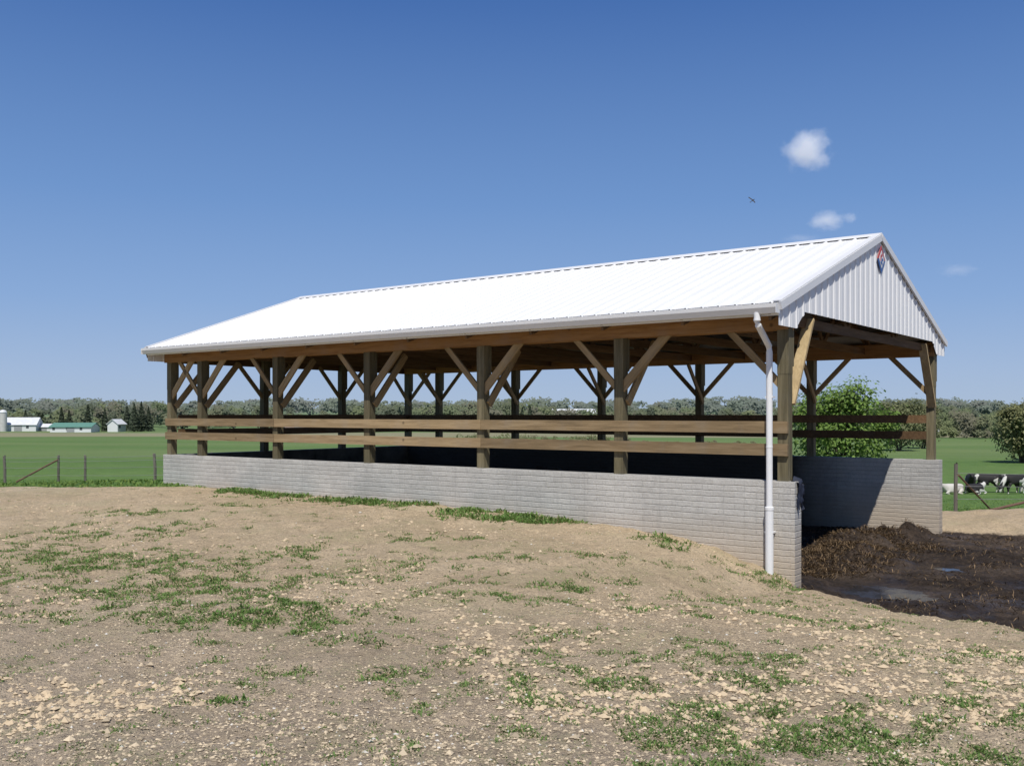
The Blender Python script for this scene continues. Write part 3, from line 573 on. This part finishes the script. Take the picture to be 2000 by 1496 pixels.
for i,(px_,d,h,w) in enumerate([(120,322,8,4),(135,326,7,4.5),(172,330,9,5),(205,322,7.5,4),(248,330,8.5,5),(262,318,9.5,6),(276,322,10,6),(290,326,8,5),(50,332,7,4),(1020,330,8,5),(1035,335,9,5)]): conifer((px_-1000)/1891*d,d,h,w,i*1.3)
# ---------------------------------------------------------------- farm buildings
M_paint=simple('white_painted_siding',(.66,.67,.68),(.74,.75,.76),3,.6,.1); M_gr=simple('green_metal_roof',(.11,.24,.19),(.14,.29,.23),2,.5,0)
M_lr=simple('pale_metal_roof',(.6,.62,.64),(.72,.73,.75),1,.5,0); M_gy=simple('grey_shingles',(.26,.27,.28),(.36,.37,.38),3,.8,.1); M_win=simple('window_glass',(.04,.05,.06),(.08,.09,.11),2,.15,0,spec=.6); M_pink=simple('pale_red_siding',(.42,.3,.27),(.5,.38,.34),2,.7,0)
def farm(name,x,y,rot,l,w,hw,hr,mw,mr,lab,cat,doors=2,wins=4):
    z0=float(H(x,y,False))-.2; r_=empty(name,(x,y,z0),R(rot),label=lab,category=cat)
    b=MB(); b.prism([(-w/2,0),(w/2,0),(w/2,hw),(0,hr-.08),(-w/2,hw)],-l/2,l/2); obj('wall',b.mesh('wall',[mw]),r_)
    b=MB(); s=(hr-hw)/(w/2); o=.35; b.prism([(-w/2-o,hw-o*s),(0,hr),(w/2+o,hw-o*s),(w/2+o,hw-o*s+.15),(0,hr+.17),(-w/2-o,hw-o*s+.15)],-l/2-.35,l/2+.35); obj('roof',b.mesh('roof',[mr]),r_)
    for i in range(doors):
        b=MB(); b.box(-1.2,1.2,-.05,.05,0,2.3*min(1,hw/2.8)); obj('door',b.mesh('door',[M_gy]),r_,(-l/2+l*(i+.5)/max(1,doors),-w/2-.03,.2))
    for i in range(wins):
        b=MB(); b.box(-.4,.4,-.04,.04,0,.9); obj('window',b.mesh('window',[M_win]),r_,(-l/2+l*(i+.15)/max(1,wins)+.5,-w/2-.03,hw*.5))
    return r_
f=lambda px_,d:((px_-1000)/1891*d,d)
x,y=f(42,325); farm('dairy_barn',x,y,12,11,8,2.4,4.6,M_paint,M_lr,'white gabled dairy barn beside silo','barn',1,3)
x,y=f(90,328); farm('farm_shed',x,y,0,4.5,4,1.6,2.5,M_paint,M_lr,'small white shed beside dairy barn','shed',1,0)
x,y=f(147,315); farm('machinery_shed',x,y,4,12.8,8,1.9,3.1,M_paint,M_gr,'long white machine shed with green roof','shed',1,3)
x,y=f(228,320); farm('farmhouse',x,y,82,5,3.6,2.8,4.2,M_paint,M_lr,'small white farmhouse among dark evergreens','house',0,1)
x,y=f(622,320); farm('poultry_barn',x,y,2,23,10,2.6,5.2,M_pink,M_lr,'long pale barn with light metal roof','barn',2,6)
x,y=f(1120,610); farm('distant_barn',x,y,0,28,12,3.0,5.6,M_paint,M_lr,'far white barn on low hill','barn',0,0)
x,y=f(1832,290); farm('farmhouse',x,y,-75,6,4.5,2.2,3.6,M_paint,M_gy,'small white house at the edge of the trees','house',0,1)
x,y=f(1858,295); farm('farm_shed',x,y,10,5,4,1.8,2.8,M_paint,M_lr,'small white shed near the trees','shed',1,0)
x,y=f(6,318); z0=float(H(x,y,False)); r_=empty('silo',(x,y,z0),label='pale concrete silo with domed cap',category='silo')
b=MB(); b.tube([(0,0,-.2),(0,0,6.0)],[1.2,1.2],20); 
for k in range(8): b.tube([(0,0,.6+k*.68),(0,0,.66+k*.68)],[1.23,1.23],20)
obj('silo_body',b.mesh('silo_body',[simple('silo_concrete',(.5,.49,.47),(.62,.61,.59),1,.8,0)]),r_); b=MB(); b.tube([(0,0,6.0)]+[(0,0,6.0+1.15*math.sin(R(a))) for a in (15,35,55,75,89)],[1.26]+[1.26*math.cos(R(a)) for a in (15,35,55,75,89)],20); obj('dome',b.mesh('dome',[M_lr],True),r_)
# ---------------------------------------------------------------- fences
M_wire=simple('fence_wire',(.2,.2,.2),(.3,.29,.28),5,.5,0); M_rust=simple('rusty_pipe',(.10,.06,.045),(.21,.125,.09),8,.8,.2)
def fence(label_,pts,ph,wires,braces,name='wire_fence',r=.06,wmat=None):
    x0,y0=pts[0]; z0=float(H(x0,y0)); root=empty(name,(x0,y0,z0),label=label_,category='fence'); tops=[]
    for i,(x,y) in enumerate(pts):
        z=float(H(x,y)); b=MB(); rr=r*random.uniform(.85,1.15); b.tube([(0,0,-.3),(0,0,ph*.5),(random.uniform(-.04,.04),0,ph-.02),(random.uniform(-.04,.04),0,ph)],[rr,rr*.95,rr*.9,rr*.7],8); obj('post',b.mesh('post',[M_grey]),root,(x-x0,y-y0,z-z0)); tops.append(Vector((x-x0,y-y0,z-z0)))
    b=MB()
    for wz in wires:
        for a,c in zip(tops[:-1],tops[1:]): 
            m_=(a+c)/2+Vector((0,0,wz-.02)); b.tube([a+Vector((0,-r,wz)),m_+Vector((0,-r,0)),c+Vector((0,-r,wz))],[.006]*3,4,cap=False)
    obj('wire',b.mesh('wire',[M_wire]),root)
    for (p,q_,rad) in braces:
        b=MB(); P_=Vector(p)-Vector((x0,y0,z0)); Q_=Vector(q_)-Vector((x0,y0,z0)); b.tube([Vector((0,0,0)),Q_-P_],[rad,rad],8); obj('brace',b.mesh('brace',[M_rust]),root,P_)
def g(x,y,dz=0): return (x,y,float(H(x,y))+dz)
FL=[(-19.85,37.9),(-17.8,38),(-16.75,38),(-12.9,35),(-10.6,34.2)]
fence('weathered wire fence with wooden posts across green pasture',FL,1.08,(.3,.6,.85,1.0),[(g(-17.8,37.95,.9),g(-19.4,37.9,.05),.034)])
FR=[(12.05,26.3),(20,30),(28,34)]
fence('weathered post and wire fence beside pasture',FR,1.42,(.45,.8,1.15),[(g(12.4,26.0,.05),g(16.0,27.2,.75),.036),(g(12.1,26.25,1.1),g(13.7,27.6,.1),.025)])
# ---------------------------------------------------------------- cows
def cow_mat():
    m=NT('holstein_hide'); v=m.obj((1,1,1)); oi=m.n('ObjectInfo'); va=m.n('VectorMath',operation='ADD'); cx=m.n('CombineXYZ'); m.l(m.math('MULTIPLY',oi.outputs['Random'],30.0),cx.inputs[0]); m.l(v,va.inputs[0]); m.l(cx.outputs[0],va.inputs[1])
    n=m.noise(va.outputs[0],1.1,2,.4,.3); sp=m.n('SeparateXYZ'); m.l(v,sp.inputs[0])
    n=m.math('SUBTRACT',n,m.ramp(sp.outputs[2],[(.25,.10),(.5,0.)])); m.col(m.ramp(n,[(.385,(.62,.60,.55)),(.40,(.018,.016,.016))])); m.rough(.75); return m.mat
M_cow=cow_mat(); M_cow2=simple('white_hide',(.50,.47,.43),(.62,.60,.55),1.5,.8,0)
def skin(name,vs,es,rs,mat,sub=2):
    me=bpy.data.meshes.new(name); me.from_pydata(vs,es,[]); ob=bpy.data.objects.new(name,me); C.objects.link(ob)
    md=ob.modifiers.new('s','SKIN'); 
    for i,r_ in enumerate(rs):
        sv=me.skin_vertices[0].data[i]; sv.radius=(r_,r_) if not hasattr(r_,'__len__') else r_; sv.use_root=(i==0)
    md.use_smooth_shade=True; s2=ob.modifiers.new('u','SUBSURF'); s2.levels=sub; s2.render_levels=sub
    dg=bpy.context.evaluated_depsgraph_get(); m2=bpy.data.meshes.new_from_object(ob.evaluated_get(dg)); bpy.data.objects.remove(ob); m2.name=name; m2.materials.clear(); m2.materials.append(mat); return m2
def cow_mesh(pose,mat=None):
    v=[];e=[];r=[]
    def a(p,rad,par=None):
        v.append(p);r.append(rad); 
        if par is not None: e.append((par,len(v)-1))
        return len(v)-1
    dz=-.62 if pose=='lie' else 0
    p0=a((-.62,0,1.08+dz),(.30,.27)); p1=a((-.2,0,1.02+dz),(.36,.34),p0); p2=a((.3,0,1.02+dz),(.33,.34),p1); p3=a((.6,0,1.1+dz),(.22,.27),p2)
    rp=a((-.84,0,1.2+dz),(.17,.16),p0); t1=a((-.95,0,1.1+dz),.035,rp); t2=a((-1.0,0,.75+dz*.8),.022,t1); a((-1.0,0,.5+dz*.6),.045,t2)
    if pose=='graze': n1=a((.92,0,.86),.16,p3); hd=a((1.14,0,.45),.12,n1); mz=a((1.22,.0,.12),.075,hd); ez=.5;ex=1.1
    else: n1=a((.9,0,1.24+dz),.15,p3); hd=a((1.14,0,1.38+dz),.12,n1); mz=a((1.46,0,1.2+dz),.075,hd); ez=1.42+dz;ex=1.08
    for s in (1,-1): a((ex,s*.2,ez),.035,hd)
    if pose!='lie':
        for s in (1,-1):
            h=a((-.68,s*.17,.82),.15,p0); kn=a((-.56,s*.19,.6),.095,h); hk=a((-.78,s*.18,.42),.055,kn); ft=a((-.74,s*.18,.1),.04,hk); a((-.7,s*.18,.02),.05,ft)
            o=.12*s if pose=='graze' else 0; q=a((.46,s*.17,.72),.12,p2); k2=a((.48+o,s*.17,.4),.055,q); f2=a((.48+o*1.4,s*.17,.09),.038,k2); a((.52+o*1.4,s*.17,.02),.048,f2)
        a((-.38,0,.62),.14,p0)
    else:
        for s in (1,-1):
            h=a((-.45,s*.38,.2),.13,p0); k2=a((-.1,s*.45,.1),.07,h); a((-.45,s*.5,.05),.045,k2)
            q=a((.5,s*.27,.2),.09,p2); k2=a((.8,s*.28,.1),.055,q); a((.5,s*.33,.05),.04,k2)
    return skin('cow',v,e,r,mat or M_cow)
CM={p:cow_mesh(p) for p in ('stand','graze','lie')}; CM['white']=cow_mesh('lie',M_cow2)
cows=[(30.0,66,'white',200,'white cow lying in pasture grass'),(31.1,65,'lie',30,'black and white cow lying in pasture'),(32.2,68,'stand',250,'black and white cow standing facing the fence'),(33.7,68.8,'graze',170,'black and white cow grazing in pasture'),(35.3,68.5,'graze',10,'black cow grazing side-on in pasture'),(36.9,68,'graze',185,'black and white cow grazing in pasture'),(34.4,66.4,'graze',200,'black and white cow grazing in pasture'),(36.2,66.5,'lie',160,'black and white cow lying in pasture')]
for (x,y,p,rot,lb) in cows:
    obj('cow',CM[p],None,(x,y,float(H(x,y))),(0,0,R(rot)),label=lb,category='cow',group='dairy cows grazing in the pasture')
# ---------------------------------------------------------------- bird
b=MB(); b.tube([(-.16,0,0),(-.08,0,.0),(.02,0,.01),(.12,0,.0),(.2,0,-.01)],[.008,.03,.04,.03,.006],8); b.poly([(.06,.02,.02),(-.03,.02,.02),(-.12,.34,.12),(-.05,.36,.13)]); b.poly([(.06,-.02,.02),(-.03,-.02,.02),(-.12,-.34,.12),(-.05,-.36,.13)]); b.poly([(-.14,-.01,0),(-.14,.01,0),(-.26,.05,0),(-.26,-.05,0)])
obj('bird',b.mesh('bird',[simple('feathers',(.03,.03,.04),(.06,.06,.07),6,.7,0)]),None,(17.4,70,17.1),(R(55),R(-35),R(10)),label='dark swallow banking in flight against blue sky',category='bird')
# ---------------------------------------------------------------- clouds
def cloud(x,y,z,sx,sy,sz,dens,seed,lab,soft=.42):
    m=bpy.data.materials.new('cloud_vapour'); m.use_nodes=True; t=m.node_tree; t.nodes.clear(); N=t.nodes.new; Lk=t.links.new
    out=N('ShaderNodeOutputMaterial'); pv=N('ShaderNodeVolumePrincipled'); tc=N('ShaderNodeTexCoord'); ns=N('ShaderNodeTexNoise'); ns.noise_dimensions='4D'; ns.inputs['W'].default_value=seed; ns.inputs['Scale'].default_value=1.9; ns.inputs['Detail'].default_value=6; ns.inputs['Roughness'].default_value=.65
    Lk(tc.outputs['Object'],ns.inputs['Vector']); ln=N('ShaderNodeVectorMath'); ln.operation='LENGTH'; Lk(tc.outputs['Object'],ln.inputs[0])
    a=N('ShaderNodeMath'); a.operation='MULTIPLY_ADD'; Lk(ln.outputs['Value'],a.inputs[0]); a.inputs[1].default_value=-.62; a.inputs[2].default_value=.0
    s=N('ShaderNodeMath'); s.operation='ADD'; Lk(a.outputs[0],s.inputs[0]); Lk(ns.outputs['Fac'],s.inputs[1])
    r_=N('ShaderNodeMapRange'); r_.inputs[1].default_value=.02; r_.inputs[2].default_value=soft; r_.inputs[3].default_value=0; r_.inputs[4].default_value=dens; Lk(s.outputs[0],r_.inputs[0])
    Lk(r_.outputs[0],pv.inputs['Density']); pv.inputs['Color'].default_value=(1,1,1,1); pv.inputs['Emission Color'].default_value=(.85,.88,.95,1)
    e=N('ShaderNodeMath'); e.operation='MULTIPLY'; Lk(r_.outputs[0],e.inputs[0]); e.inputs[1].default_value=.42; Lk(e.outputs[0],pv.inputs['Emission Strength']); Lk(pv.outputs[0],out.inputs['Volume'])  # added glow stands in for sunlight scattered repeatedly inside the cloud
    import bmesh; bm=bmesh.new(); bmesh.ops.create_icosphere(bm,subdivisions=3,radius=1); me=bpy.data.meshes.new('cloud'); bm.to_mesh(me); bm.free(); me.materials.append(m)
    o=obj('cloud',me,None,(x,y,z),label=lab,category='cloud'); o.scale=(sx,sy,sz)
D=1500
def cp(px_,py_): return ((px_-1000)/1891*D,D,1.7+(808-py_)/1891*D)
cloud(*cp(1576,292),52,32,46,.048,1.3,'small puffy white cumulus cloud',.5)
cloud(*cp(1615,432),40,22,21,.04,4.1,'small flat white cloud',.5)
cloud(*cp(1661,426),14,10,12,.03,6.6,'tiny wisp of white cloud')
cloud(*cp(1872,528),42,22,14,.009,8.2,'faint thin wispy cloud')
cloud(*cp(1565,466),42,20,10,.009,3.2,'faint thin wispy cloud')
